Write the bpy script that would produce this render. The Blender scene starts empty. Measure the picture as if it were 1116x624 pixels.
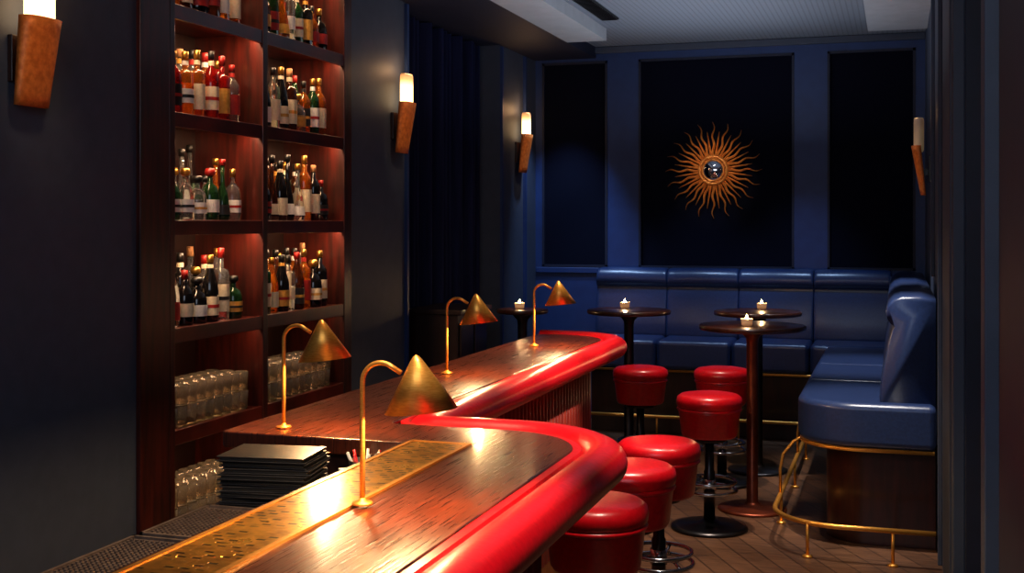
import bpy, math, random
from mathutils import Vector, Matrix
random.seed(7)
scene = bpy.context.scene
scene.view_settings.view_transform = 'Standard'
scene.view_settings.exposure = 0.25
pi = math.pi

# ------------------------------------------------------------------ helpers
def lin(c):
    def f(v):
        v = v/255.0
        return v/12.92 if v <= 0.04045 else ((v+0.055)/1.055)**2.4
    return (f(c[0]), f(c[1]), f(c[2]), 1.0)

def new_mat(name):
    m = bpy.data.materials.new(name); m.use_nodes = True
    nt = m.node_tree
    return m, nt, nt.nodes['Principled BSDF']

def coords(nt, scale=(1,1,1), rot=(0,0,0)):
    tc = nt.nodes.new('ShaderNodeTexCoord'); mp = nt.nodes.new('ShaderNodeMapping')
    mp.inputs['Scale'].default_value = scale
    mp.inputs['Rotation'].default_value = rot
    nt.links.new(tc.outputs['Object'], mp.inputs['Vector'])
    return mp.outputs['Vector']

def noise_mat(name, c1, c2, scale=8, vscale=(1,1,1), rough=0.5, metal=0.0, coat=0.0, bump=0.0, rough2=None, detail=5, coat_rough=0.1, spec=0.5):
    m, nt, b = new_mat(name)
    v = coords(nt, vscale)
    n = nt.nodes.new('ShaderNodeTexNoise'); n.inputs['Scale'].default_value = scale; n.inputs['Detail'].default_value = detail
    nt.links.new(v, n.inputs['Vector'])
    r = nt.nodes.new('ShaderNodeValToRGB')
    r.color_ramp.elements[0].position = 0.35; r.color_ramp.elements[1].position = 0.65
    r.color_ramp.elements[0].color = lin(c1); r.color_ramp.elements[1].color = lin(c2)
    nt.links.new(n.outputs['Fac'], r.inputs['Fac']); nt.links.new(r.outputs['Color'], b.inputs['Base Color'])
    b.inputs['Roughness'].default_value = rough; b.inputs['Metallic'].default_value = metal
    b.inputs['Coat Weight'].default_value = coat; b.inputs['Coat Roughness'].default_value = coat_rough
    b.inputs['Specular IOR Level'].default_value = spec
    if rough2 is not None:
        mr = nt.nodes.new('ShaderNodeMapRange'); mr.inputs['To Min'].default_value = rough; mr.inputs['To Max'].default_value = rough2
        mr.inputs['From Min'].default_value = 0.3; mr.inputs['From Max'].default_value = 0.7
        nt.links.new(n.outputs['Fac'], mr.inputs['Value']); nt.links.new(mr.outputs['Result'], b.inputs['Roughness'])
    if bump > 0:
        bp = nt.nodes.new('ShaderNodeBump'); bp.inputs['Strength'].default_value = bump; bp.inputs['Distance'].default_value = 0.004
        nt.links.new(n.outputs['Fac'], bp.inputs['Height']); nt.links.new(bp.outputs['Normal'], b.inputs['Normal'])
    return m

def emit_mat(name, col, strength):
    m, nt, b = new_mat(name)
    v = coords(nt)
    n = nt.nodes.new('ShaderNodeTexNoise'); n.inputs['Scale'].default_value = 6
    nt.links.new(v, n.inputs['Vector'])
    mr = nt.nodes.new('ShaderNodeMapRange'); mr.inputs['To Min'].default_value = strength*0.9; mr.inputs['To Max'].default_value = strength*1.1
    nt.links.new(n.outputs['Fac'], mr.inputs['Value']); nt.links.new(mr.outputs['Result'], b.inputs['Emission Strength'])
    b.inputs['Base Color'].default_value = lin(col); b.inputs['Emission Color'].default_value = lin(col)
    return m

def glass_mat(name, col, trans=1.0, rough=0.03):
    m, nt, b = new_mat(name)
    v = coords(nt)
    n = nt.nodes.new('ShaderNodeTexNoise'); n.inputs['Scale'].default_value = 9
    nt.links.new(v, n.inputs['Vector'])
    mr = nt.nodes.new('ShaderNodeMapRange'); mr.inputs['To Min'].default_value = rough; mr.inputs['To Max'].default_value = rough+0.03
    nt.links.new(n.outputs['Fac'], mr.inputs['Value']); nt.links.new(mr.outputs['Result'], b.inputs['Roughness'])
    b.inputs['Base Color'].default_value = lin(col); b.inputs['Transmission Weight'].default_value = trans
    b.inputs['IOR'].default_value = 1.45
    return m

class MB:
    def __init__(s): s.v=[]; s.f=[]; s.m=[]; s.sm=[]
    def add(s, vs, fs, mi=0, smooth=True):
        o=len(s.v); s.v += [tuple(v) for v in vs]
        for f in fs:
            s.f.append([i+o for i in f]); s.m.append(mi); s.sm.append(smooth)
    def box(s, x0,x1,y0,y1,z0,z1, mi=0):
        x0,x1=sorted((x0,x1)); y0,y1=sorted((y0,y1)); z0,z1=sorted((z0,z1))
        vs=[(x0,y0,z0),(x1,y0,z0),(x1,y1,z0),(x0,y1,z0),(x0,y0,z1),(x1,y0,z1),(x1,y1,z1),(x0,y1,z1)]
        s.add(vs,[(0,3,2,1),(4,5,6,7),(0,1,5,4),(1,2,6,5),(2,3,7,6),(3,0,4,7)],mi,False)
    def obox(s, c, ax, ay, hx, hy, z0, z1, mi=0):
        vs=[]
        for z in (z0,z1):
            for sx,sy in ((-1,-1),(1,-1),(1,1),(-1,1)):
                vs.append((c[0]+ax[0]*hx*sx+ay[0]*hy*sy, c[1]+ax[1]*hx*sx+ay[1]*hy*sy, z))
        s.add(vs,[(0,3,2,1),(4,5,6,7),(0,1,5,4),(1,2,6,5),(2,3,7,6),(3,0,4,7)],mi,False)
    def lathe(s, prof, cx=0, cy=0, cz=0, seg=24, mi=0, mat=None, smooth=True, caps=True, a0=0, sx=1, sy=1):
        n=len(prof); vs=[]
        for r,z in prof:
            for k in range(seg):
                a=2*pi*k/seg+a0
                p=Vector((r*math.cos(a)*sx, r*math.sin(a)*sy, z))
                if mat is not None: p=mat@p
                vs.append((p.x+cx,p.y+cy,p.z+cz))
        fs=[]
        for i in range(n-1):
            for k in range(seg):
                k2=(k+1)%seg
                fs.append((i*seg+k,i*seg+k2,(i+1)*seg+k2,(i+1)*seg+k))
        if caps:
            if prof[0][0]>1e-5: fs.append(tuple(range(seg-1,-1,-1)))
            if prof[-1][0]>1e-5: fs.append(tuple((n-1)*seg+k for k in range(seg)))
        s.add(vs,fs,mi,smooth)
    def torus(s, c, R, r, seg=32, rs=10, mi=0, mat=None):
        vs=[];fs=[]
        for i in range(seg):
            a=2*pi*i/seg
            for j in range(rs):
                b=2*pi*j/rs
                p=Vector(((R+r*math.cos(b))*math.cos(a),(R+r*math.cos(b))*math.sin(a),r*math.sin(b)))
                if mat is not None: p=mat@p
                vs.append((p.x+c[0],p.y+c[1],p.z+c[2]))
        for i in range(seg):
            for j in range(rs):
                i2=(i+1)%seg;j2=(j+1)%rs
                fs.append((i*rs+j,i2*rs+j,i2*rs+j2,i*rs+j2))
        s.add(vs,fs,mi,True)
    def tube(s, pts, r, seg=12, mi=0, caps=True):
        pts=[Vector(p) for p in pts]; n=len(pts); vs=[];fs=[]
        t0=(pts[1]-pts[0]).normalized()
        up=Vector((0,0,1)) if abs(t0.z)<0.9 else Vector((1,0,0))
        nrm=(up-t0*up.dot(t0)).normalized()
        for i in range(n):
            if i==0:t=pts[1]-pts[0]
            elif i==n-1:t=pts[-1]-pts[-2]
            else:t=pts[i+1]-pts[i-1]
            t.normalize()
            nrm=(nrm-t*nrm.dot(t)).normalized(); bi=t.cross(nrm)
            rr=r[i] if isinstance(r,(list,tuple)) else r
            for k in range(seg):
                a=2*pi*k/seg
                vs.append(pts[i]+nrm*rr*math.cos(a)+bi*rr*math.sin(a))
        for i in range(n-1):
            for k in range(seg):
                k2=(k+1)%seg
                fs.append((i*seg+k,i*seg+k2,(i+1)*seg+k2,(i+1)*seg+k))
        if caps:
            fs.append(tuple(range(seg-1,-1,-1))); fs.append(tuple((n-1)*seg+k for k in range(seg)))
        s.add(vs,fs,mi,True)
    def sweep(s, path, prof, mi=0, caps=True, smooth=True):
        n=len(path); m=len(prof); vs=[];fs=[]
        P=[Vector(p) for p in path]
        for i in range(n):
            if i==0:t=P[1]-P[0];sc=1
            elif i==n-1:t=P[-1]-P[-2];sc=1
            else:
                a=(P[i]-P[i-1]).normalized(); b=(P[i+1]-P[i]).normalized(); t=a+b
                sc=1/max(0.5,math.cos(a.angle(b)/2))
            t=t.normalized(); nr=Vector((t.y,-t.x))
            for u,z in prof:
                q=P[i]+nr*u*sc; vs.append((q.x,q.y,z))
        for i in range(n-1):
            for k in range(m):
                k2=(k+1)%m
                fs.append((i*m+k,i*m+k2,(i+1)*m+k2,(i+1)*m+k))
        if caps:
            fs.append(tuple(range(m-1,-1,-1))); fs.append(tuple((n-1)*m+k for k in range(m)))
        s.add(vs,fs,mi,smooth)
    def poly(s, pts, z0, z1, mi=0):
        n=len(pts)
        vs=[(p[0],p[1],z0) for p in pts]+[(p[0],p[1],z1) for p in pts]
        fs=[tuple(range(n-1,-1,-1)),tuple(range(n,2*n))]+[(i,(i+1)%n,n+(i+1)%n,n+i) for i in range(n)]
        s.add(vs,fs,mi,False)
    def obj(s, name, mats, parent=None, origin=(0,0,0), bevel=0, bseg=3, angle=35):
        o=Vector(origin)
        me=bpy.data.meshes.new(name)
        me.from_pydata([tuple(Vector(v)-o) for v in s.v],[],s.f)
        for m in mats: me.materials.append(m)
        for p,mi,sm in zip(me.polygons,s.m,s.sm): p.material_index=mi; p.use_smooth=sm
        me.validate(); me.update()
        import bmesh
        bm=bmesh.new(); bm.from_mesh(me); bmesh.ops.recalc_face_normals(bm,faces=bm.faces); bm.to_mesh(me); bm.free()
        ob=bpy.data.objects.new(name,me); scene.collection.objects.link(ob)
        if parent: ob.parent=parent
        else: ob.location=o
        if bevel>0:
            md=ob.modifiers.new('bev','BEVEL'); md.width=bevel; md.segments=bseg; md.limit_method='ANGLE'; md.angle_limit=math.radians(angle)
            for p in me.polygons: p.use_smooth=True
            md.harden_normals=True
        return ob

def empty(name, loc):
    e=bpy.data.objects.new(name,None); e.location=loc; e.empty_display_size=0.1
    scene.collection.objects.link(e); return e

def fillet(pts, closed=False, n=10):
    out=[]; N=len(pts)
    for i,p in enumerate(pts):
        r=p[2] if len(p)>2 else 0
        if r<=0 or (not closed and i in (0,N-1)):
            out.append((p[0],p[1])); continue
        P=Vector(p[:2]); A=Vector(pts[i-1][:2]); B=Vector(pts[(i+1)%N][:2])
        u=(A-P).normalized(); v=(B-P).normalized()
        ang=u.angle(v); d=r/math.tan(ang/2); c=P+(u+v).normalized()*(r/math.sin(ang/2))
        s0=P+u*d-c; s1=P+v*d-c
        a0=math.atan2(s0.y,s0.x); a1=math.atan2(s1.y,s1.x); da=(a1-a0+pi)%(2*pi)-pi
        for k in range(n+1):
            a=a0+da*k/n; out.append((c.x+r*math.cos(a),c.y+r*math.sin(a)))
    return out

def densify(path, step):
    out=[path[0]]
    for a,b in zip(path[:-1],path[1:]):
        A=Vector(a);B=Vector(b); L=(B-A).length; k=max(1,int(L/step))
        for i in range(1,k+1): out.append(tuple(A.lerp(B,i/k)))
    return out

def light(name, kind, loc, energy, col, parent=None, **kw):
    l=bpy.data.lights.new(name,kind); l.energy=energy; l.color=col[:3]
    for k,v in kw.items():
        if k not in('rot','target'): setattr(l,k,v)
    o=bpy.data.objects.new(name,l); scene.collection.objects.link(o)
    if parent: o.parent=parent; o.location=Vector(loc)-parent.location
    else: o.location=loc
    if 'rot' in kw: o.rotation_euler=kw['rot']
    if 'target' in kw:
        d=Vector(kw['target'])-Vector(loc); o.rotation_euler=d.to_track_quat('-Z','Y').to_euler()
    return o

# ------------------------------------------------------------------ materials
M={}
M['wall_slate']=noise_mat('paint_slate_blue',(58,66,84),(63,71,90),scale=14,rough=0.6,bump=0.05)
M['wall_blue']=noise_mat('paint_blue',(26,50,100),(30,56,108),scale=12,rough=0.5,bump=0.04)
M['panel_dark']=noise_mat('fabric_navy',(7,9,24),(9,12,31),scale=120,rough=0.9,bump=0.2,spec=0.1)
M['curtain']=noise_mat('curtain_navy',(17,22,50),(27,33,68),scale=30,vscale=(1,1,0.05),rough=0.9,spec=0.1)
M['navy']=noise_mat('paint_navy',(16,21,44),(20,26,52),scale=12,rough=0.6)
M['black']=noise_mat('black_paint',(9,9,12),(14,14,18),scale=20,rough=0.5)
M['mahogany']=noise_mat('mahogany',(60,16,10),(98,28,15),scale=5,vscale=(6,1,1),rough=0.28,coat=0.3,bump=0.03)
M['mahogany_v']=noise_mat('mahogany_upright',(36,9,6),(74,19,11),scale=6,vscale=(6,6,0.6),rough=0.35,coat=0.2,bump=0.03)
M['wood_dark']=noise_mat('dark_stained_wood',(26,10,7),(40,16,10),scale=6,vscale=(8,8,0.7),rough=0.4,coat=0.2)
M['counter']=noise_mat('counter_oak_stained',(50,17,6),(92,36,13),scale=5,vscale=(46,1.4,2),rough=0.24,rough2=0.38,coat=0.45,bump=0.4,coat_rough=0.16,detail=8)
M['red']=noise_mat('red_leather',(190,5,18),(206,9,25),scale=60,rough=0.32,bump=0.16,coat=0.25,coat_rough=0.25)
M['blue_leather']=noise_mat('blue_leather',(32,46,82),(38,54,94),scale=70,rough=0.32,bump=0.12,coat=.15,coat_rough=.25)
M['brass']=noise_mat('brushed_brass',(232,152,58),(250,178,82),scale=60,vscale=(1,1,8),rough=0.36,metal=0.75)
M['brass_dark']=noise_mat('aged_brass',(150,98,40),(180,120,52),scale=30,rough=0.32,metal=1.0)
M['copper']=noise_mat('hammered_copper',(206,104,38),(238,136,60),scale=45,rough=0.5,metal=0.3,bump=0.3)
M['gold']=noise_mat('gilt',(226,128,52),(252,168,82),scale=40,rough=0.4,metal=0.4)
M['chrome']=noise_mat('chrome',(190,190,195),(205,205,210),scale=10,rough=0.14,metal=1.0)
M['gunmetal']=noise_mat('gunmetal',(50,48,50),(64,60,62),scale=12,rough=0.3,metal=0.9)
M['ceil']=noise_mat('ceiling_plaster',(170,174,182),(178,182,190),scale=10,rough=0.8)
M['mirror']=noise_mat('mirror',(200,205,215),(210,215,225),scale=2,rough=0.03,metal=1.0)
M['menu']=noise_mat('black_leatherette',(17,15,17),(25,22,25),scale=80,rough=0.42,bump=0.15)
M['rubber']=noise_mat('brown_rubber',(66,52,46),(86,70,62),scale=60,rough=0.45)
M['wax']=noise_mat('wax',(230,220,200),(240,230,212),scale=20,rough=0.5)
M['bulb']=emit_mat('bulb_warm',(255,206,130),60)
M['glass']=glass_mat('clear_glass',(245,248,250))
M['tumbler']=glass_mat('tumbler_glass',(240,220,190),0.88)
M['steel']=noise_mat('steel',(150,148,145),(170,168,165),scale=30,rough=0.25,metal=1)
M['white']=noise_mat('white_paper',(222,216,204),(236,230,220),scale=20,rough=0.6)

def zglow(name,k,stops):
    m,nt,b=new_mat(name)
    tc=nt.nodes.new('ShaderNodeTexCoord'); sp=nt.nodes.new('ShaderNodeSeparateXYZ')
    nt.links.new(tc.outputs['Generated'],sp.inputs['Vector'])
    r=nt.nodes.new('ShaderNodeValToRGB'); cr=r.color_ramp
    cr.elements[0].position=0.0; cr.elements[0].color=stops[0][1]
    cr.elements[1].position=1.0; cr.elements[1].color=stops[-1][1]
    for p,c in stops[1:-1]:
        e=cr.elements.new(p); e.color=c
    nt.links.new(sp.outputs['Z'],r.inputs['Fac']); nt.links.new(r.outputs['Color'],b.inputs['Emission Color'])
    b.inputs['Base Color'].default_value=lin((240,220,190)); b.inputs['Emission Strength'].default_value=k
    return m
ST_=[(0,(1,.66,.32,1)),(.62,(1,.60,.26,1)),(.80,(.42,.17,.045,1)),(1,(.09,.03,.007,1))]
M['sconce_glow']=zglow('sconce_glass_lit',3.6,ST_)
M['sconce_dim']=zglow('sconce_glass_dimmed',0.05,ST_)
M['votive']=zglow('votive_glass_lit',0.5,[(0,(.12,.04,.01,1)),(.4,(.5,.2,.06,1)),(1,(.22,.08,.02,1))])  # candlelight in the cup put into the glass as emission

def perf_ceiling():
    m,nt,b=new_mat('perforated_ceiling')
    v=coords(nt,(1,1,1))
    vo=nt.nodes.new('ShaderNodeTexVoronoi'); vo.inputs['Scale'].default_value=28; vo.inputs['Randomness'].default_value=0.0
    nt.links.new(v,vo.inputs['Vector'])
    r=nt.nodes.new('ShaderNodeValToRGB'); r.color_ramp.elements[0].position=0.16; r.color_ramp.elements[1].position=0.24
    r.color_ramp.elements[0].color=lin((60,66,78)); r.color_ramp.elements[1].color=lin((122,130,144))
    nt.links.new(vo.outputs['Distance'],r.inputs['Fac']); nt.links.new(r.outputs['Color'],b.inputs['Base Color'])
    b.inputs['Roughness'].default_value=0.8
    return m
M['perf']=perf_ceiling()

def brass_tray():
    m,nt,b=new_mat('perforated_brass_tray')
    v=coords(nt,(1,1,1))
    br=nt.nodes.new('ShaderNodeTexBrick')
    br.inputs['Scale'].default_value=1.0; br.offset=0.5
    br.inputs['Brick Width'].default_value=0.030; br.inputs['Row Height'].default_value=0.020
    br.inputs['Mortar Size'].default_value=0.0062; br.inputs['Mortar Smooth'].default_value=0.1
    br.inputs['Color1'].default_value=(0,0,0,1); br.inputs['Color2'].default_value=(1,1,1,1); br.inputs['Mortar'].default_value=(1,1,1,1)
    nt.links.new(v,br.inputs['Vector'])
    r=nt.nodes.new('ShaderNodeValToRGB'); r.color_ramp.elements[0].position=0.4; r.color_ramp.elements[1].position=0.62
    r.color_ramp.elements[0].color=lin((50,30,6)); r.color_ramp.elements[1].color=lin((240,176,70))
    nt.links.new(br.outputs['Color'],r.inputs['Fac'])
    n=nt.nodes.new('ShaderNodeTexNoise'); n.inputs['Scale'].default_value=22; n.inputs['Detail'].default_value=6
    nt.links.new(v,n.inputs['Vector'])
    r2=nt.nodes.new('ShaderNodeValToRGB'); r2.color_ramp.elements[0].position=.35; r2.color_ramp.elements[1].position=.6
    r2.color_ramp.elements[0].color=(.5,.42,.35,1); r2.color_ramp.elements[1].color=(1,1,1,1)
    nt.links.new(n.outputs['Fac'],r2.inputs['Fac'])
    mx=nt.nodes.new('ShaderNodeMix'); mx.data_type='RGBA'; mx.blend_type='MULTIPLY'; mx.inputs['Factor'].default_value=1
    nt.links.new(r.outputs['Color'],mx.inputs['A']); nt.links.new(r2.outputs['Color'],mx.inputs['B'])
    nt.links.new(mx.outputs['Result'],b.inputs['Base Color'])
    b.inputs['Metallic'].default_value=0.9
    mr=nt.nodes.new('ShaderNodeMapRange'); mr.inputs['To Min'].default_value=.42; mr.inputs['To Max'].default_value=.2
    nt.links.new(n.outputs['Fac'],mr.inputs['Value']); nt.links.new(mr.outputs['Result'],b.inputs['Roughness'])
    bp=nt.nodes.new('ShaderNodeBump'); bp.inputs['Strength'].default_value=0.7; bp.inputs['Distance'].default_value=0.002
    nt.links.new(br.outputs['Color'],bp.inputs['Height']); nt.links.new(bp.outputs['Normal'],b.inputs['Normal'])
    return m
M['tray']=brass_tray()

def floor_mat():
    m,nt,b=new_mat('oak_floor')
    v=coords(nt,(1,1,1),(0,0,math.radians(62)))
    br=nt.nodes.new('ShaderNodeTexBrick'); br.inputs['Scale'].default_value=1
    br.inputs['Brick Width'].default_value=1.1; br.inputs['Row Height'].default_value=0.11; br.inputs['Mortar Size'].default_value=0.003
    br.inputs['Color1'].default_value=lin((96,64,44)); br.inputs['Color2'].default_value=lin((126,86,60)); br.inputs['Mortar'].default_value=lin((24,14,10))
    nt.links.new(v,br.inputs['Vector'])
    v2=coords(nt,(2,26,1),(0,0,math.radians(62)))
    n=nt.nodes.new('ShaderNodeTexNoise'); n.inputs['Scale'].default_value=3; n.inputs['Detail'].default_value=6
    nt.links.new(v2,n.inputs['Vector'])
    mx=nt.nodes.new('ShaderNodeMix'); mx.data_type='RGBA'; mx.blend_type='MULTIPLY'; mx.inputs['Factor'].default_value=0.8
    r=nt.nodes.new('ShaderNodeValToRGB'); r.color_ramp.elements[0].position=0.35; r.color_ramp.elements[1].position=0.65
    r.color_ramp.elements[0].color=(0.25,0.22,0.2,1); r.color_ramp.elements[1].color=(1,1,1,1)
    nt.links.new(n.outputs['Fac'],r.inputs['Fac'])
    nt.links.new(br.outputs['Color'],mx.inputs['A']); nt.links.new(r.outputs['Color'],mx.inputs['B'])
    nt.links.new(mx.outputs['Result'],b.inputs['Base Color']); b.inputs['Roughness'].default_value=0.38
    return m
M['floor']=floor_mat()

# ------------------------------------------------------------------ room shell
XL=-2.87; XR=0.2; YB=9.55; ZC=3.04; YF=-1.6
def simple(name, boxes, mat, bevel=0):
    mb=MB()
    for b in boxes: mb.box(*b)
    return mb.obj(name,[mat] if not isinstance(mat,list) else mat,bevel=bevel,bseg=2)
simple('floor',[(-3.5,0.7,YF-0.2,YB+0.2,-0.1,0)],M['floor'])
simple('ceiling',[(-3.5,0.7,YF-0.2,YB+0.2,ZC,ZC+0.1)],M['perf'])
simple('wall_left',[(-3.45,XL,YF,4.04,0,ZC),(-3.45,-3.25,4.04,5.96,0,ZC),(-3.45,XL,5.96,6.77,0,ZC),(-3.45,-3.3,6.77,8.59,0,ZC),(-3.45,XL,8.59,YB,0,ZC)],M['wall_slate'])
simple('wall_back',[(-3.45,0.6,YB,YB+0.15,0,ZC)],M['panel_dark'])
simple('wall_right',[(XR,0.6,3.97,YB,0,ZC),(XR,0.6,YF,2.66,0,ZC),(0.45,0.6,2.66,3.97,0,ZC),(XR,0.45,2.66,3.97,2.6,ZC)],M['wall_slate'])
simple('wall_front',[(-3.45,0.6,YF-0.15,YF,0,ZC)],M['wall_slate'])
t=0.03; Y0=YB-t
simple('trim_1',[(-2.87,XR,Y0,YB,2.925,ZC-0.002),(-2.87,XR,Y0,YB,0.0,1.24),
   (-2.87,-2.81,Y0,YB,1.24,2.925),(-2.256,-1.996,Y0,YB,1.24,2.925),(-0.765,-0.515,Y0,YB,1.24,2.925),(0.13,XR,Y0,YB,1.24,2.925)],M['wall_blue'])
mb=MB()
for (a,b) in ((-2.81,-2.256),(-1.996,-0.765),(-0.515,0.13)):
    for (x0,x1,z0,z1) in ((a,a+0.018,1.24,2.925),(b-0.018,b,1.24,2.925),(a,b,1.24,1.258),(a,b,2.907,2.925)):
        mb.box(x0,x1,Y0-0.008,Y0+0.02,z0,z1)
mb.obj('trim_2',[M['navy']])
simple('trim_3',[(-2.86,XR,Y0-0.035,Y0,2.985,ZC-0.002)],M['wall_slate'],0.006)
simple('trim_4',[(-2.86,-2.3,Y0-0.02,Y0,1.19,1.235)],M['wall_blue'],0.005)
simple('baseboard_back',[(-2.86,XR,Y0-0.015,Y0,0,0.12)],M['wall_blue'])
simple('baseboard_left',[(XL,XL+0.015,YF,4.04,0,0.12),(XL,XL+0.015,5.96,6.77,0,0.12)],M['wall_slate'])
simple('trim_5',[(XL,XL+0.02,6.74,6.77,0,2.94),(XL,XL+0.02,8.59,8.62,0,2.94),(XL,XL+0.025,9.17,9.2,0,2.94)],M['wall_blue'])
simple('trim_6',[(XR-0.025,XR,4.5,4.56,0,ZC),(XR-0.02,XR,5.92,5.98,0,ZC),(XR-0.035,XR,3.97,4.06,0,2.66),(XR-0.035,XR,2.56,2.66,0,2.66),(XR-0.035,XR,2.56,4.06,2.6,2.7),(XR-0.02,XR,7.1,7.16,1.3,2.9)],M['wall_slate'],0.004)
simple('trim_7',[(XR+0.001,0.449,3.962,3.969,0,2.6),(XR-0.012,XR,YF+0.1,2.50,0.3,2.9),(XR-0.012,XR,4.1,4.46,0.3,2.9)],M['navy'],0.003)
mb=MB(); mb.box(0.33,0.37,2.68,3.95,0.01,2.59,0)
for z0,z1 in ((0.15,1.0),(1.15,2.4)):
    mb.box(0.32,0.33,2.83,3.80,z0,z1,0)
mb.box(0.29,0.33,2.76,2.80,1.0,1.15,1)
mb.obj('door_1',[M['black'],M['brass_dark']],bevel=0.004)
simple('ceiling_bulkhead_dark',[(-3.3,-2.35,YF,YB-0.04,2.95,ZC-0.001)],M['navy'])
simple('ceiling_soffit',[(-2.35,-2.05,YF,8.62,2.95,ZC-0.001)],M['ceil'])
simple('ceiling_soffit',[(-0.20,XR,YF,8.9,2.97,ZC-0.001)],M['ceil'])
mb=MB(); mb.box(-1.98,-1.86,7.3,8.2,ZC-0.012,ZC-0.001,0)
for i in range(22): mb.box(-1.975,-1.865,7.32+i*0.04,7.335+i*0.04,ZC-0.02,ZC-0.012,1)
mb.obj('ceiling_vent',[M['black'],M['gunmetal']])

mb=MB(); vs=[];fs=[]
N=220
for i in range(N+1):
    y=6.82+(8.56-6.82)*i/N
    x=-3.05+0.055*math.sin(i*0.42)+0.03*math.sin(i*0.17+1)
    vs+= [(x,y,0.02),(x,y,2.94)]
for i in range(N): fs.append((2*i,2*i+2,2*i+3,2*i+1))
mb.add(vs,fs,0,True)
mb.obj('curtain',[M['curtain']])
mb=MB(); mb.box(-2.94,-2.6,6.95,7.5,0.0,1.03,0); mb.box(-2.95,-2.57,6.93,7.52,1.03,1.06,0)
mb.box(-2.6,-2.588,6.98,7.21,0.1,0.98,0); mb.box(-2.6,-2.588,7.24,7.47,0.1,0.98,0); mb.box(-2.588,-2.57,7.19,7.20,0.5,0.6,1); mb.box(-2.588,-2.57,7.25,7.26,0.5,0.6,1)
mb.obj('service_cabinet',[M['wood_dark'],M['brass_dark']],origin=(-2.8,7.2,0),bevel=0.004)

# ------------------------------------------------------------------ back bar shelving
SZ=[0.31,0.735,1.16,1.61,2.06,2.51,2.96]
org=(-3.05,5.0,0)
sh=empty('back_bar_shelving',org)
mb=MB()
mb.box(-3.24,-2.85,4.04,4.24,0,2.95)
mb.box(-3.24,-2.85,4.24,4.28,0,2.95)
mb.box(-3.24,-2.85,5.00,5.045,0,2.95)
mb.box(-3.24,-2.85,5.87,5.96,0,2.95)
mb.obj('uprights',[M['mahogany_v']],sh,org,bevel=0.004)
mb=MB(); mb.box(-3.245,-3.22,4.06,5.94,0,2.95); mb.obj('back_panel',[M['wood_dark']],sh,org)
mb=MB()
for z in SZ[:-1]:
    for a,b in ((4.28,5.0),(5.045,5.87)):
        mb.box(-3.22,-2.87,a,b,z-0.02,z); mb.box(-2.875,-2.855,a,b,z-0.06,z+0.003)
mb.box(-3.22,-2.85,4.28,5.87,0,0.1)
mb.box(-2.875,-2.855,4.28,5.87,2.88,2.95)
mb.obj('shelves',[M['mahogany']],sh,org,bevel=0.003)
WARM=(1.0,0.60,0.33)
for i,z in enumerate(SZ[1:]):
    for (a,b) in ((4.30,4.98),(5.07,5.85)):
        light('shelf_led','AREA',(-2.893,(a+b)/2,z-0.03),4.4 if i>1 else 1.0,WARM,sh,shape='RECTANGLE',size=0.02,size_y=b-a,rot=(0,math.radians(12),0))

# bottles -----------------------------------------------------------
BG=[glass_mat('amber_glass',(206,112,34),0.8),glass_mat('clear_spirit_glass',(240,244,244),0.96),glass_mat('green_glass',(34,74,38),0.6),
    glass_mat('brown_glass',(70,32,14),0.6),glass_mat('red_liqueur_glass',(150,20,14),0.6),noise_mat('black_bottle',(10,10,12),(16,15,16),scale=20,rough=0.08)]
BL=[noise_mat('label_cream',(222,206,170),(236,222,190),scale=90,rough=0.6),noise_mat('label_white',(226,224,218),(240,238,232),scale=90,rough=0.6),
    noise_mat('label_red',(150,22,18),(176,34,26),scale=60,rough=0.6),noise_mat('label_black',(20,18,18),(34,30,28),scale=60,rough=0.5),
    noise_mat('label_ochre',(196,140,50),(216,162,70),scale=60,rough=0.6)]
BC=[noise_mat('cap_black',(12,12,12),(20,20,20),scale=20,rough=0.4),noise_mat('cap_gold',(190,140,60),(210,160,80),scale=20,rough=0.3,metal=0.9),
    noise_mat('cap_red',(130,18,14),(150,26,20),scale=20,rough=0.4),noise_mat('cork',(150,104,64),(176,128,84),scale=60,rough=0.8)]
BM=BG+BL+BC
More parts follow.
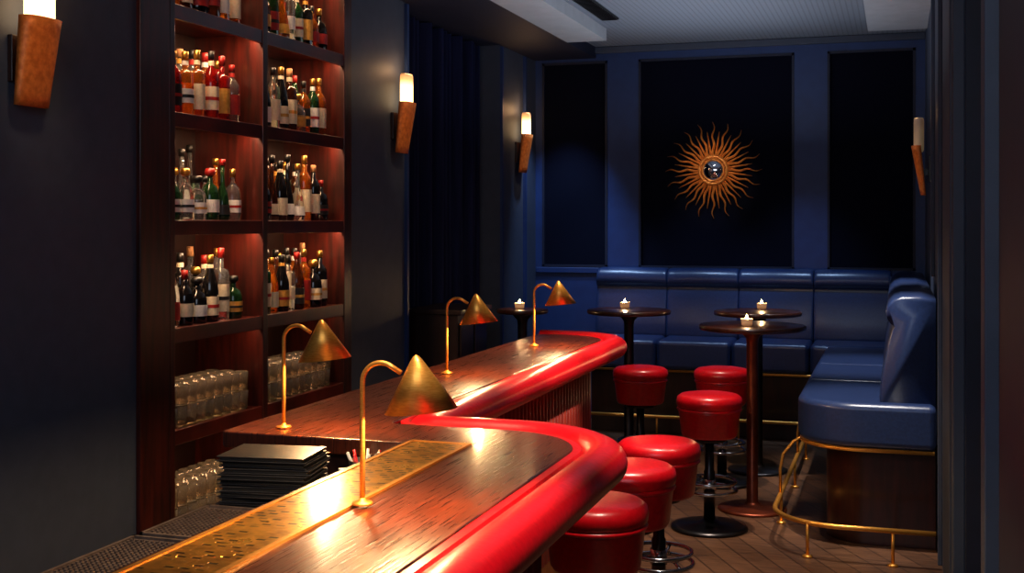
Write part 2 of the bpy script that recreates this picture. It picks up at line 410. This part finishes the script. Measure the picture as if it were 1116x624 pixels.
def bottle(mb,x,y,z,kind,h,r,g,l,c):
    if kind==0:
        p=[(r*0.85,0),(r,0.008),(r,0.60*h),(r*0.93,0.66*h),(r*0.55,0.735*h),(r*0.36,0.77*h),(r*0.33,0.90*h)]; lb=(0.14,0.48); cz=0.90
    elif kind==1:
        p=[(r*0.85,0),(r,0.008),(r,0.45*h),(r*0.9,0.56*h),(r*0.55,0.72*h),(r*0.36,0.82*h),(r*0.33,0.9*h)]; lb=(0.1,0.38); cz=0.9
    elif kind==2:
        p=[(r*0.9,0),(r,0.01),(r*1.04,0.3*h),(r,0.52*h),(r*0.8,0.64*h),(r*0.4,0.70*h),(r*0.3,0.74*h),(r*0.3,0.84*h)]; lb=(0.16,0.40); cz=0.84
    elif kind==4:
        p=[(r*0.8,0),(r*0.95,0.01),(r,0.1*h),(r*0.8,0.34*h),(r*0.66,0.44*h),(r*0.34,0.58*h),(r*0.28,0.7*h),(r*0.28,0.92*h)]; lb=(0.10,0.26); cz=0.92
    else:
        p=[(r*0.9,0),(r,0.006),(r,0.64*h),(r*0.88,0.69*h),(r*0.4,0.715*h),(r*0.34,0.73*h),(r*0.34,0.88*h)]; lb=(0.12,0.5); cz=0.88
    seg=16
    mb.lathe(p,x,y,z,seg,g)
    if kind==3 and random.random()<.4: lb=(.2,.42)
    def rad(f):
        zz=f*h
        for (r0,z0),(r1,z1) in zip(p[:-1],p[1:]):
            if z0<=zz<=z1 and z1>z0: return r0+(r1-r0)*(zz-z0)/(z1-z0)
        return r
    lp=[(rad(lb[0]+(lb[1]-lb[0])*q/4)+0.0008,(lb[0]+(lb[1]-lb[0])*q/4)*h) for q in range(5)]
    vs=[];fs=[];K=12
    for rr,zz in lp:
        for k in range(K+1):
            a=math.radians(-120+165*k/K); vs.append((x+rr*math.cos(a),y+rr*math.sin(a),z+zz))
    for j in range(4):
        for k in range(K): fs.append((j*(K+1)+k,j*(K+1)+k+1,(j+1)*(K+1)+k+1,(j+1)*(K+1)+k))
    mb.add(vs,fs,6+l,True)
    if random.random()<0.5:
        i2=random.choice([2,3,4]); q=(lb[0]+lb[1])/2
        vs=[];fs=[]
        for f in (q-.03,q+.02):
            for k in range(K+1):
                a=math.radians(-120+165*k/K); rr=rad(f)+0.0016; vs.append((x+rr*math.cos(a),y+rr*math.sin(a),z+f*h))
        for k in range(K): fs.append((k,k+1,K+2+k,K+1+k))
        mb.add(vs,fs,6+i2,True)
    if kind in(0,1,3) and random.random()<0.5:
        mb.lathe([(r*0.40,0.79*h),(r*0.38,0.86*h)],x,y,z,10,6+l,caps=False)
    if kind==2:
        if random.random()<.6: mb.lathe([(r*0.28,cz*h),(r*0.55,(cz+0.03)*h),(r*0.62,(cz+0.09)*h),(r*0.45,(cz+0.15)*h),(0.0001,h)],x,y,z,12,11+c)
        else: mb.lathe([(r*0.36,cz*h),(r*0.36,h)],x,y,z,12,11+c)
    else:
        mb.lathe([(r*0.40,(cz-0.02)*h),(r*0.40,h*0.995),(r*0.3,h)],x,y,z,12,11+c)
style={
 2:([0,1,3,2],[5,3,2,1,0,1]),3:([2,2,2,4],[1,1,0,1,2]),4:([0,3,0,1],[4,0,1,1,5,0]),5:([0,3,1,2],[3,5,0,0,1])}
for si in (2,3,4,5):
    kinds,gl=style[si]
    for bi,(a,b) in enumerate(((4.31,4.98),(5.07,5.84))):
        mb=MB(); z=SZ[si]+0.0005
        for row,(xx,n) in enumerate(((-2.925,6 if bi==0 else 8),(-3.03,6 if bi==0 else 7),(-3.15,5))):
            for k in range(n):
                yy=a+0.045+(b-a-0.09)*(k+(0.5 if row==1 else 0.15))/n+random.uniform(-0.008,0.008)
                kd=random.choice(kinds); g=random.choice(gl)
                if bi==1: kd=random.choice([0,0,1,3,2,4]); g=random.choice([0,3,0,1,1,2,5])
                r=random.uniform(0.034,0.041)*(1.08 if kd==2 else 1)
                h=random.choice([.275,.30,.315,.33])*random.uniform(.97,1.03)*(0.74 if kd==2 else 1)*(1.05 if row==2 else 1)
                bottle(mb,xx+random.uniform(-0.008,0.008),yy,z,kd,h,r,g,random.choice([0,0,1,1,2,3,4]),random.choice([0,0,0,1,1,2,3]))
        mb.obj('liquor_bottles',BM,origin=(-3.05,(a+b)/2,z))
for si in (0,1):
    for (a,b) in ((4.30,4.97),(5.08,5.84)):
        mb=MB(); z=SZ[si]+0.001
        for layer in range(2):
            for xi in range(3):
                n=int((b-a)/0.072)
                for k in range(n):
                    jx,jy=random.uniform(-.003,.003),random.uniform(-.003,.003)
                    mb.lathe([(0.024,0.003),(0.029,0.0),(0.033,0.085),(0.0312,0.085),(0.027,0.010),(0.0001,0.010)],-2.915-0.078*xi+jx,a+0.037+k*0.072+jy,z+layer*0.0885,14,0,caps=False)
        mb.obj('drinking_glasses',[M['tumbler']],origin=(-3.0,(a+b)/2,z))

# ------------------------------------------------------------------ sconces
def sconce(xw,y,z0,s=1,glow='sconce_glow'):
    org=(xw,y,z0); e=empty('wall_sconce',org)
    mb=MB()
    mb.box(xw,xw+s*0.02,y-0.07,y+0.05,z0+0.08,z0+0.24); mb.box(xw+s*0.02,xw+s*0.08,y-0.012,y+0.012,z0+0.12,z0+0.16)
    mb.obj('bracket',[M['wood_dark']],e,org,bevel=0.003)
    mb=MB(); vs=[];fs=[]; n=16; rows=8
    for side in (0,1):
        for j in range(rows+1):
            f=j/rows; z=z0+0.30*f; w=0.080+0.012*f; off=0.035+0.03*f; dp=0.030+0.025*f
            if side: w-=0.004; dp-=0.004
            for i in range(n+1):
                a=-pi/2+pi*i/n
                ca=math.copysign(abs(math.cos(a))**0.6,math.cos(a)); sa=math.copysign(abs(math.sin(a))**0.8,math.sin(a))
                vs.append((xw+s*(off+dp*ca),y+w*sa,z))
    W=n+1; S=(rows+1)*W
    for side in (0,1):
        for j in range(rows):
            for i in range(n):
                fs.append((side*S+j*W+i,side*S+j*W+i+1,side*S+(j+1)*W+i+1,side*S+(j+1)*W+i))
    for j in range(rows):
        for i in (0,n): fs.append((j*W+i,(j+1)*W+i,S+(j+1)*W+i,S+j*W+i))
    for i in range(n):
        for j in (0,rows): fs.append((j*W+i,j*W+i+1,S+j*W+i+1,S+j*W+i))
    vs2=[(xw+s*0.035,y-0.076,z0),(xw+s*0.035,y+0.076,z0),(xw+s*0.065,y+0.088,z0+0.30),(xw+s*0.065,y-0.088,z0+0.30)]
    mb.add(vs,fs,0,True); mb.add(vs2,[(0,1,2,3)],0,False)
    mb.obj('copper_shield',[M['copper']],e,org)
    mb=MB()
    mb.lathe([(0.8,0.0),(0.96,0.01),(1,0.03),(1,0.18),(0.96,0.197),(0.85,0.205),(0.0001,0.208)],xw+s*0.075,y,z0+0.265,20,0,sx=0.030,sy=0.072)
    mb.obj('frosted_glass',[M[glow]],e,org)
    light('sconce_light','POINT',(xw+s*0.09,y,z0+0.50),0.9 if s>0 else .5,(1,.55,.25),e,shadow_soft_size=.03)
    light('sconce_fill_spot','SPOT',(xw+s*0.50,y-.25,z0+0.62),7 if s>0 else 3,(1,.66,.36),e,shadow_soft_size=.08,target=(xw+s*.08,y,z0+.12),spot_size=math.radians(30),spot_blend=.9)  # fill spot added off the wall, aimed back at the copper shield
sconce(XL,3.39,2.00); sconce(XL,6.60,2.02); sconce(XL,9.02,2.0)
sconce(XR,7.7,1.77,-1,'sconce_dim')

# ------------------------------------------------------------------ sunburst mirror
cx,cz=-1.393,2.02; yc=YB-0.03
org=(cx,yc,cz); e=empty('sunburst_mirror',org)
mb=MB(); NR=40
for k in range(NR):
    a=2*pi*k/NR; wavy=(k%2==0); L=0.385 if wavy else 0.31; r0=0.100; n=20
    vs=[];fs=[]; d=Vector((math.cos(a),0,math.sin(a))); p=Vector((-math.sin(a),0,math.cos(a)))
    for i in range(n+1):
        f=i/n; rr=r0+(L-r0)*f; w=(0.0098 if wavy else 0.008)*(1-f)**0.6+0.0015
        o=0.011*math.sin(f*pi*4.2)*(0.4+f*0.6) if wavy else 0.0
        for q,yy in ((-w,-0.004),(0,-0.012),(w,-0.004)):
            c=d*rr+p*(o+q); vs.append((cx+c.x,yc+yy,cz+c.z))
    for i in range(n):
        for q in (0,1): fs.append((i*3+q,i*3+q+1,i*3+3+q+1,i*3+3+q))
    mb.add(vs,fs,0,False)
R90=Matrix.Rotation(pi/2,3,'X')
mb.torus((cx,yc-0.012,cz),0.108,0.014,40,10,0,R90)
mb.torus((cx,yc-0.016,cz),0.085,0.008,40,8,0,R90)
for k in range(24):
    a=2*pi*k/24; mb.lathe([(0.0001,-.007),(.006,-.004),(.007,0),(.006,.004),(.0001,.007)],cx+.097*math.cos(a),yc-0.022,cz+.097*math.sin(a),8,0)
mb.lathe([(0.12,0),(0.12,0.008)],cx,yc,cz,40,0,R90)
mb.obj('gilt_rays_and_frame',[M['gold']],e,org)
mb=MB(); mb.lathe([(0.080*math.sin(pi/2*i/10)+1e-5,0.012+0.028*math.cos(pi/2*i/10)) for i in range(10,-1,-1)],cx,yc,cz,40,0,R90)
mb.obj('convex_glass',[M['mirror']],e,org)

# ------------------------------------------------------------------ bar counter
CZ=1.02
org=(-1.3,3.5,0); bar=empty('bar_counter',org)
top=fillet([(-1.25,0.9),(-0.79,0.9),(-0.79,3.19,0.27),(-1.40,3.19,0.02),(-1.40,6.0,0.26),(-1.80,6.0,0.04),(-1.80,2.92,0.02),(-1.25,2.92)],closed=True,n=12)
mb=MB(); mb.poly(top,CZ-0.045,CZ); mb.obj('wooden_top',[M['counter']],bar,org,bevel=0.006,angle=50)
body=fillet([(-1.21,0.95),(-0.90,0.95),(-0.90,3.09,0.2),(-1.50,3.09,0.02),(-1.50,5.9,0.2),(-1.74,5.9,0.02),(-1.74,2.98),(-1.21,2.98)],closed=True,n=10)
mb=MB(); mb.poly(body,0.0,CZ-0.045); mb.obj('body',[M['wood_dark']],bar,org)
railp=densify(fillet([(-0.710,0.9),(-0.710,3.265,0.34),(-1.33,3.265,0.05),(-1.33,6.07,0.33),(-1.80,6.07)],n=16),0.12)
prof=[]
for k in range(20):
    a=2*pi*k/20; prof.append((0.060*math.cos(a),CZ-0.037+0.052*math.sin(a)))
mb=MB(); mb.sweep(railp,[(-u,z) for u,z in prof]); mb.obj('padded_rail',[M['red']],bar,org)
mb=MB(); mb.sweep(railp,[(-0.082,CZ-0.004),(-0.060,CZ-0.004),(-0.052,CZ-0.02),(-0.052,CZ-0.09),(-0.082,CZ-0.09)],smooth=False); mb.obj('rail_inner_band',[M['red']],bar,org)
fl=fillet([(-0.885,0.95),(-0.885,3.105,0.21),(-1.465,3.105,0.02),(-1.465,5.935,0.21),(-1.74,5.935)],n=16)
fl=densify(fl,0.01)
mb=MB(); acc=0; last=Vector(fl[0])
for q in fl[1:]:
    q=Vector(q); acc+=(q-last).length; last=q
    if acc>=0.05:
        acc=0; mb.lathe([(0.019,0.12),(0.019,0.93)],q.x,q.y,0,10,0)
mb.obj('fluted_front',[noise_mat('mahogany_fluted',(150,36,26),(188,60,40),scale=7,vscale=(6,6,.6),rough=0.4,coat=0.1)],bar,org)
mb=MB(); mb.sweep(fl,[(-0.02,0.0),(0.012,0.0),(0.012,0.12),(-0.02,0.12)],smooth=False); mb.obj('plinth',[M['brass_dark']],bar,org)
mb=MB(); mb.box(-1.222,-1.068,0.95,2.93,CZ-0.002,CZ+0.003); mb.obj('brass_drip_tray',[M['tray']],bar,org)
mb=MB()
for b in ((-1.230,-1.219,0.94,2.94),(-1.071,-1.060,0.94,2.94),(-1.230,-1.060,2.925,2.937)): mb.box(*b,CZ-0.002,CZ+0.005)
mb.obj('tray_edge',[M['brass']],bar,org)
mb=MB(); mb.box(-1.615,-1.21,0.95,2.975,0.86,0.90); mb.box(-1.58,-1.21,0.98,2.975,0.0,0.86); mb.obj('work_station',[M['wood_dark']],bar,org,bevel=0.004)

LC=(1.0,0.66,0.32)
def lamp(x,y):
    z=CZ+(0.0055 if x>-1.2 else 0.0005); org=(x,y,z); e=empty('table_lamp',org)
    mb=MB()
    mb.lathe([(0.021,0.0005),(0.022,0.003),(0.020,0.006),(0.008,0.009),(0.006,0.014)],x,y,z,24,0)
    pts=[(x,y,z+0.005),(x,y,z+0.12),(x,y,z+0.24)]
    for k in range(1,11):
        a=pi-(pi*0.62)*k/10; pts.append((x+0.042+0.042*math.cos(a),y,z+0.249+0.042*math.sin(a)))
    lx,lz=pts[-1][0],pts[-1][2]
    pts.append((lx+0.028,y,lz-0.016))
    mb.tube(pts,0.0054,12,0)
    mb.obj('stem',[M['brass']],e,org)
    tilt=Matrix.Rotation(math.radians(-6),3,'Y')
    ax,az=x+0.118,z+0.310
    mb=MB()
    mb.lathe([(0.0005,0.0),(0.006,-0.003),(0.014,-0.014),(0.074,-0.112),(0.0725,-0.112),(0.0125,-0.016),(0.0005,-0.006)],ax,y,az,40,0,tilt,caps=False)
    mb.obj('cone_shade',[M['brass']],e,org)
    mb=MB(); mb.lathe([(0.0001,-0.02),(0.012,-0.025),(0.012,-0.04),(0.018,-0.05),(0.02,-0.062),(0.014,-0.074),(0.0001,-0.08)],ax,y,az,16,0,tilt)
    mb.obj('bulb',[M['bulb']],e,org)
    light('bulb_light','POINT',(ax+0.009,y,az-0.094),13,LC,e,shadow_soft_size=0.01)
for p in ((-1.04,2.225),(-1.655,3.018),(-1.653,4.30),(-1.632,5.39)): lamp(*p)

mb=MB(); z=0.901
for i in range(9):
    a=random.uniform(-0.07,0.07)+math.radians(8); ax=(math.cos(a),math.sin(a)); ay=(-math.sin(a),math.cos(a))
    c=(-1.485+random.uniform(-.008,.008),2.66+random.uniform(-.008,.008))
    mb.obox(c,ax,ay,0.113,0.085,z,z+0.003,0); mb.obox(c,ax,ay,0.105,0.08,z+0.003,z+0.010,1); mb.obox(c,ax,ay,0.113,0.085,z+0.010,z+0.013,0)
    z+=0.0145
mb.obj('menu_stack',[M['menu'],noise_mat('menu_pages',(7,6,7),(12,10,11),scale=50,rough=.8)],origin=(-1.485,2.66,0.9),bevel=0.0012,bseg=2)
def barmat(x0,x1,y0,y1,z):
    mb=MB(); mb.box(x0,x1,y0,y1,z,z+0.006)
    for b in ((x0,x0+.008,y0,y1),(x1-.008,x1,y0,y1),(x0,x1,y0,y0+.008),(x0,x1,y1-.008,y1)): mb.box(*b,z,z+0.012)
    nx=int((x1-x0-.02)/0.013); ny=int((y1-y0-.02)/0.013)
    for i in range(nx):
        for j in range(ny):
            xx=x0+.013+i*.013; yy=y0+.013+j*.013; mb.box(xx,xx+.006,yy,yy+.006,z+.006,z+.011)
    mb.obj('bar_mat',[M['rubber']],origin=((x0+x1)/2,(y0+y1)/2,z))
barmat(-1.605,-1.27,1.88,2.25,0.9005); barmat(-1.605,-1.27,2.27,2.55,0.9005)
org=(-1.33,2.86,0.9); e=empty('garnish_caddy',org)
mb=MB(); mb.lathe([(0.032,0.001),(0.036,0.004),(0.042,0.08),(0.038,0.08),(0.033,0.01),(0.0001,0.01)],-1.33,2.86,0.9,24,0,caps=False); mb.obj('steel_tub',[M['steel']],e,org)
mb=MB()
for k in range(7):
    a=k*0.9; mb.tube([(-1.33+.01*math.cos(a),2.86+.01*math.sin(a),0.912),(-1.33+.045*math.cos(a),2.86+.045*math.sin(a),1.00)],0.004,8,k%2)
mb.obj('straws',[M['white'],M['red']],e,org)
mb=MB()
for k in range(6): mb.obox((-1.315,2.77),(math.cos(.2+k*.1),math.sin(.2+k*.1)),(-math.sin(.2+k*.1),math.cos(.2+k*.1)),0.035,0.035,0.901+k*.012,0.912+k*.012,0)
mb.obj('napkins',[M['white']],e,org)

# ------------------------------------------------------------------ bar stools
def stool(x,y,rot=0):
    org=(x,y,0); e=empty('bar_stool',org)
    mb=MB()
    mb.lathe([(0.10,0.482),(0.138,0.485),(0.146,0.497),(0.160,0.615),(0.162,0.622)],x,y,0,40,0)
    mb.lathe([(0.158,0.618),(0.166,0.621),(0.170,0.628),(0.166,0.635),(0.160,0.637)],x,y,0,40,0)
    mb.lathe([(0.160,0.632),(0.169,0.645),(0.172,0.668),(0.167,0.690),(0.150,0.703),(0.11,0.710),(0.05,0.713),(0.0001,0.713)],x,y,0,40,0)
    mb.obj('seat',[M['red']],e,org)
    mb=MB()
    mb.lathe([(0.09,0.462),(0.09,0.483)],x,y,0,24,0)
    mb.lathe([(0.030,0.03),(0.030,0.30),(0.024,0.31),(0.024,0.47)],x,y,0,20,0)
    mb.lathe([(0.198,0.001),(0.20,0.006),(0.198,0.014),(0.17,0.022),(0.06,0.034),(0.034,0.05)],x,y,0,44,0)
    mb.obj('column_and_base',[M['gunmetal']],e,org)
    mb=MB()
    mb.torus((x,y,0.25),0.135,0.009,40,10); mb.torus((x,y,0.205),0.14,0.009,40,10)
    for k in range(3):
        a=rot+2*pi*k/3; c,s=math.cos(a),math.sin(a)
        mb.tube([(x+.028*c,y+.028*s,.228),(x+.10*c,y+.10*s,.228),(x+.137*c,y+.137*s,.25)],0.007,8)
        mb.tube([(x+.10*c,y+.10*s,.228),(x+.14*c,y+.14*s,.205)],0.007,8)
    mb.lathe([(0.036,0.20),(0.036,0.26)],x,y,0,20,0)
    mb.obj('foot_ring',[M['chrome']],e,org)
for i,(x,y) in enumerate([(-.93,3.76),(-.945,4.35),(-.935,4.86),(-.938,6.27),(-1.03,7.40),(-1.52,7.30)]): stool(x,y,i*0.7)

# ------------------------------------------------------------------ tall tables + candles
TM=noise_mat('table_wood',(36,15,10),(66,29,18),scale=6,vscale=(8,1,1),rough=0.3,coat=0.3)
PM=noise_mat('bronze_column',(110,46,26),(134,60,34),scale=16,rough=0.36,metal=0.7)
def table(x,y,r,pole):
    org=(x,y,0); e=empty('high_table',org)
    mb=MB(); mb.lathe([(r-0.02,1.003),(r-0.004,1.006),(r,1.014),(r,1.026),(r-0.004,1.031),(r-0.015,1.033)],x,y,0,64,0); mb.obj('top',[TM],e,org)
    mb=MB(); mb.lathe([(0.19,0.001),(0.19,0.012),(0.17,0.018),(0.05,0.03),(0.032,0.05),(0.032,0.93),(0.036,0.96),(0.06,0.985),(0.065,1.004)],x,y,0,40,0)
    mb.obj('pedestal',[pole],e,org)
FL=emit_mat('flame',(255,206,130),60)
def candle(x,y,z):
    org=(x,y,z); e=empty('votive_candle',org)
    mb=MB(); mb.lathe([(0.024,0.001),(0.029,0.003),(0.033,0.040),(0.0305,0.040),(0.026,0.008),(0.0001,0.008)],x,y,z,24,0,caps=False); mb.obj('glass_cup',[M['votive']],e,org)
    mb=MB(); mb.lathe([(0.018,0.0085),(0.019,0.026),(0.0001,0.026)],x,y,z,18,0); mb.obj('wax',[M['wax']],e,org)
    mb=MB(); mb.lathe([(0.0001,0.027),(0.006,0.034),(0.009,0.042),(0.005,0.054),(0.0001,0.064)],x,y,z,12,0); mb.obj('flame',[FL],e,org)
    light('flame_light','POINT',(x,y,z+0.08),1.0,(1,0.6,0.28),e,shadow_soft_size=0.01)
table(-.772,6.76,.295,PM); candle(-.79,6.66,1.0335)
table(-.86,7.83,.28,M['gunmetal']); candle(-.85,7.98,1.0335)
table(-1.68,7.70,.275,M['gunmetal']); candle(-1.73,7.80,1.0335)
table(-2.36,7.53,.17,M['gunmetal']); candle(-2.38,7.53,1.0335)

# ------------------------------------------------------------------ corner banquette
org=(-1,8.9,0); bq=empty('corner_banquette',org)
bprof=[(0,.66),(.22,.66),(.235,.74),(.222,.86),(.200,.98),(.180,1.07),(.170,1.095),(.174,1.103),(.190,1.112),(.203,1.135),(.207,1.165),(.198,1.20),(.175,1.228),(.14,1.243),(.06,1.245),(0,1.23)]
def cushion_back(mb, p0, p1, nrm):
    p0=Vector(p0);p1=Vector(p1);d=(p1-p0).normalized();L=(p1-p0).length
    cu=sum(q[0] for q in bprof)/len(bprof); czz=sum(q[1] for q in bprof)/len(bprof)
    st=[(0.002,0.90),(0.006,0.955),(0.014,0.985),(0.03,1.0),(L/2,1.012),(L-.03,1.0),(L-.014,.985),(L-.006,.955),(L-.002,.90)]
    m=len(bprof); vs=[];fs=[]
    for (s,k) in st:
        for (u,z) in bprof:
            uu=cu+(u-cu)*k if u>0.001 else 0; zz=czz+(z-czz)*(k if z>1 else 1)
            q=p0+d*s+Vector(nrm)*uu; vs.append((q.x,q.y,zz))
    for i in range(len(st)-1):
        for k in range(m):
            k2=(k+1)%m; fs.append((i*m+k,i*m+k2,(i+1)*m+k2,(i+1)*m+k))
    fs.append(tuple(range(m))); fs.append(tuple((len(st)-1)*m+k for k in range(m)))
    mb.add(vs,fs,0,True)
mb=MB(); YW=YB-0.035
xs=[-2.30,-1.73,-1.17,-.605,-.04]
for a,b in zip(xs[:-1],xs[1:]): cushion_back(mb,(a,YW),(b,YW),(0,-1))
ys=[6.14,6.95,7.75,8.55,9.30]
for a,b in zip(ys[:-1],ys[1:]): cushion_back(mb,(XR-.022,a),(XR-.022,b),(-1.12,0))
mb.box(-0.05,XR-0.022,9.28,YW,0.66,1.2)
mb.obj('back_cushions',[M['blue_leather']],bq,org)
mb=MB(); SB,ST=.50,.72; YS=8.86; XS=-.49; YE=6.06
xs2=[-2.30,-1.73,-1.17,-.605]
for a,b in zip(xs2[:-1],xs2[1:]): mb.poly([(a+.002,YS),(b-.002,YS),(b-.002,YW),(a+.002,YW)],SB,ST)
mb.poly([(-.603,YS),(XS,YS-.02),(XR-.02,YS-.02),(XR-.02,YW),(-.603,YW)],SB,ST)
mb.poly(fillet([(XR-.02,YE),(XR-.02,6.948),(XS,6.948),(XS,YE,.30)],closed=True,n=16),SB,ST)
for a,b in ((6.952,7.75),(7.754,YS-.024)): mb.poly([(XS,a),(XR-.02,a),(XR-.02,b),(XS,b)],SB,ST)
mb.obj('seat_cushions',[M['blue_leather']],bq,org,bevel=.035,bseg=5,angle=50)
path=fillet([(XR-.03,YE+.02),(XS+.02,YE+.02,.29),(XS+.02,YS+.02,.02),(-2.28,YS+.02)],n=14)
mb=MB(); mb.sweep(path,[(-.012,.484),(.006,.484),(.010,.492),(.006,.501),(-.012,.501)] ); mb.obj('brass_trim',[M['brass']],bq,org)
bp=fillet([(XR-.02,YE+.14),(XS+.14,YE+.14,.2),(XS+.14,YS+.14,.02),(-2.26,YS+.14),(-2.26,YW),(XR-.02,YW)],closed=True,n=14)
mb=MB(); mb.poly(bp,0,.49); mb.obj('wooden_base',[noise_mat('base_mahogany',(34,10,8),(54,17,11),scale=6,vscale=(6,6,.7),rough=0.3,coat=.3)],bq,org,bevel=.003)
rz=.165; rp=densify(fillet([(XR-.03,YE-.22),(XS-.10,YE-.22,.34),(XS-.10,YS-.10,.06),(-2.3,YS-.10)],n=16),.3)
mb=MB(); mb.tube([(p[0],p[1],rz) for p in rp],.0125,12)
for (x,y) in ((-.02,YE-.22),(-.41,YE-.185),(XS-.10,6.5),(XS-.10,7.4),(XS-.10,8.3),(-1.1,YS-.10),(-1.7,YS-.10),(-2.25,YS-.10)):
    mb.tube([(x,y,rz),(x,y,.012)],.008,10); mb.lathe([(.024,.001),(.024,.008),(.012,.014)],x,y,0,18)
for y in (6.45,7.6):
    mb.tube([(XS-.10,y,rz),(XS-.10,y,.30),(XS-.085,y,.38),(XS-.03,y,.45),(XS+.03,y,.486)],.008,10)
mb.obj('brass_footrail',[M['brass']],bq,org)

# ------------------------------------------------------------------ lights
NEU=(1.0,0.84,0.66); COOL=(0.40,0.62,1.0)
def spot(loc,target,e,col,size=50,blend=.6,soft=.03):
    light('ceiling_spot','SPOT',loc,e,col,None,target=target,spot_size=math.radians(size),spot_blend=blend,shadow_soft_size=soft)
spot((-.60,2.0,2.9),(-.74,2.1,1.0),190,NEU,32,.9)
spot((-.60,3.1,2.9),(-.78,3.2,1.0),230,NEU,32,.9)
spot((-.90,4.4,2.9),(-1.10,4.4,1.0),240,NEU,38,.9)
spot((-1.0,5.6,2.9),(-1.25,5.6,1.0),190,NEU,36,.9)
spot((-.95,6.1,2.9),(-.94,6.3,.6),190,NEU,26,.9)
spot((-1.2,7.1,2.9),(-1.2,7.4,.6),140,NEU,36,.9)
spot((-1.3,2.2,2.9),(-1.25,2.3,1.0),130,(1,.72,.42),38,.8)
spot((-1.4,3.5,2.9),(-1.55,3.3,1.0),90,(1,.74,.46),42,.8)
spot((-1.5,5.0,2.9),(-1.6,5.0,1.0),70,(1,.74,.48),42,.8)
spot((.0,4.6,2.6),(-1.48,4.9,.70),170,(1,.72,.55),32,.6)  # fill added in mid-air for the fluted front, standing in for floor bounce
spot((-.25,5.7,2.9),(-.14,6.25,.72),280,(1,.93,.86),32,.9)
spot((-.3,7.6,2.9),(-.2,7.7,.7),170,(.9,.94,1),42,.9)
for x in (-2.3,-1.5,-.7):
    spot((x,8.6,2.9),(x,9.25,.8),56,COOL,50,.9)
spot((-2.55,9.0,2.9),(-2.6,9.5,.9),75,COOL,56,.8)
spot((-1.39,8.3,2.6),(-1.39,9.5,2.0),16,(1,.85,.65),30)  # fill added in mid-air to brighten the sunburst, no fixture there
spot((-.55,5.2,2.9),(-.45,5.4,0),200,NEU,26,.9)
light('ceiling_fill_light','AREA',(-1.2,7.4,2.2),15,(.8,.88,1),None,shape='RECTANGLE',size=1.4,size_y=3,rot=(pi,0,0))  # unseen fill added below the ceiling, facing up to brighten it
light('room_bounce','AREA',(-1.0,0.3,2.85),36,(.74,.84,1),None,shape='RECTANGLE',size=2.4,size_y=2.0,target=(-2.6,3.4,0.3))

w=bpy.data.worlds.new('world'); scene.world=w; w.use_nodes=True
w.node_tree.nodes['Background'].inputs[0].default_value=(.35,.5,1,1); w.node_tree.nodes['Background'].inputs[1].default_value=.05

# ------------------------------------------------------------------ camera
cam=bpy.data.cameras.new('camera'); co=bpy.data.objects.new('camera',cam); scene.collection.objects.link(co)
co.location=(0,0,1.6); co.rotation_euler=(pi/2,0,math.atan(420/1300))
cam.sensor_width=36; cam.lens=1300/1116*36; cam.shift_y=-69/1116; cam.clip_start=.02
scene.camera=co
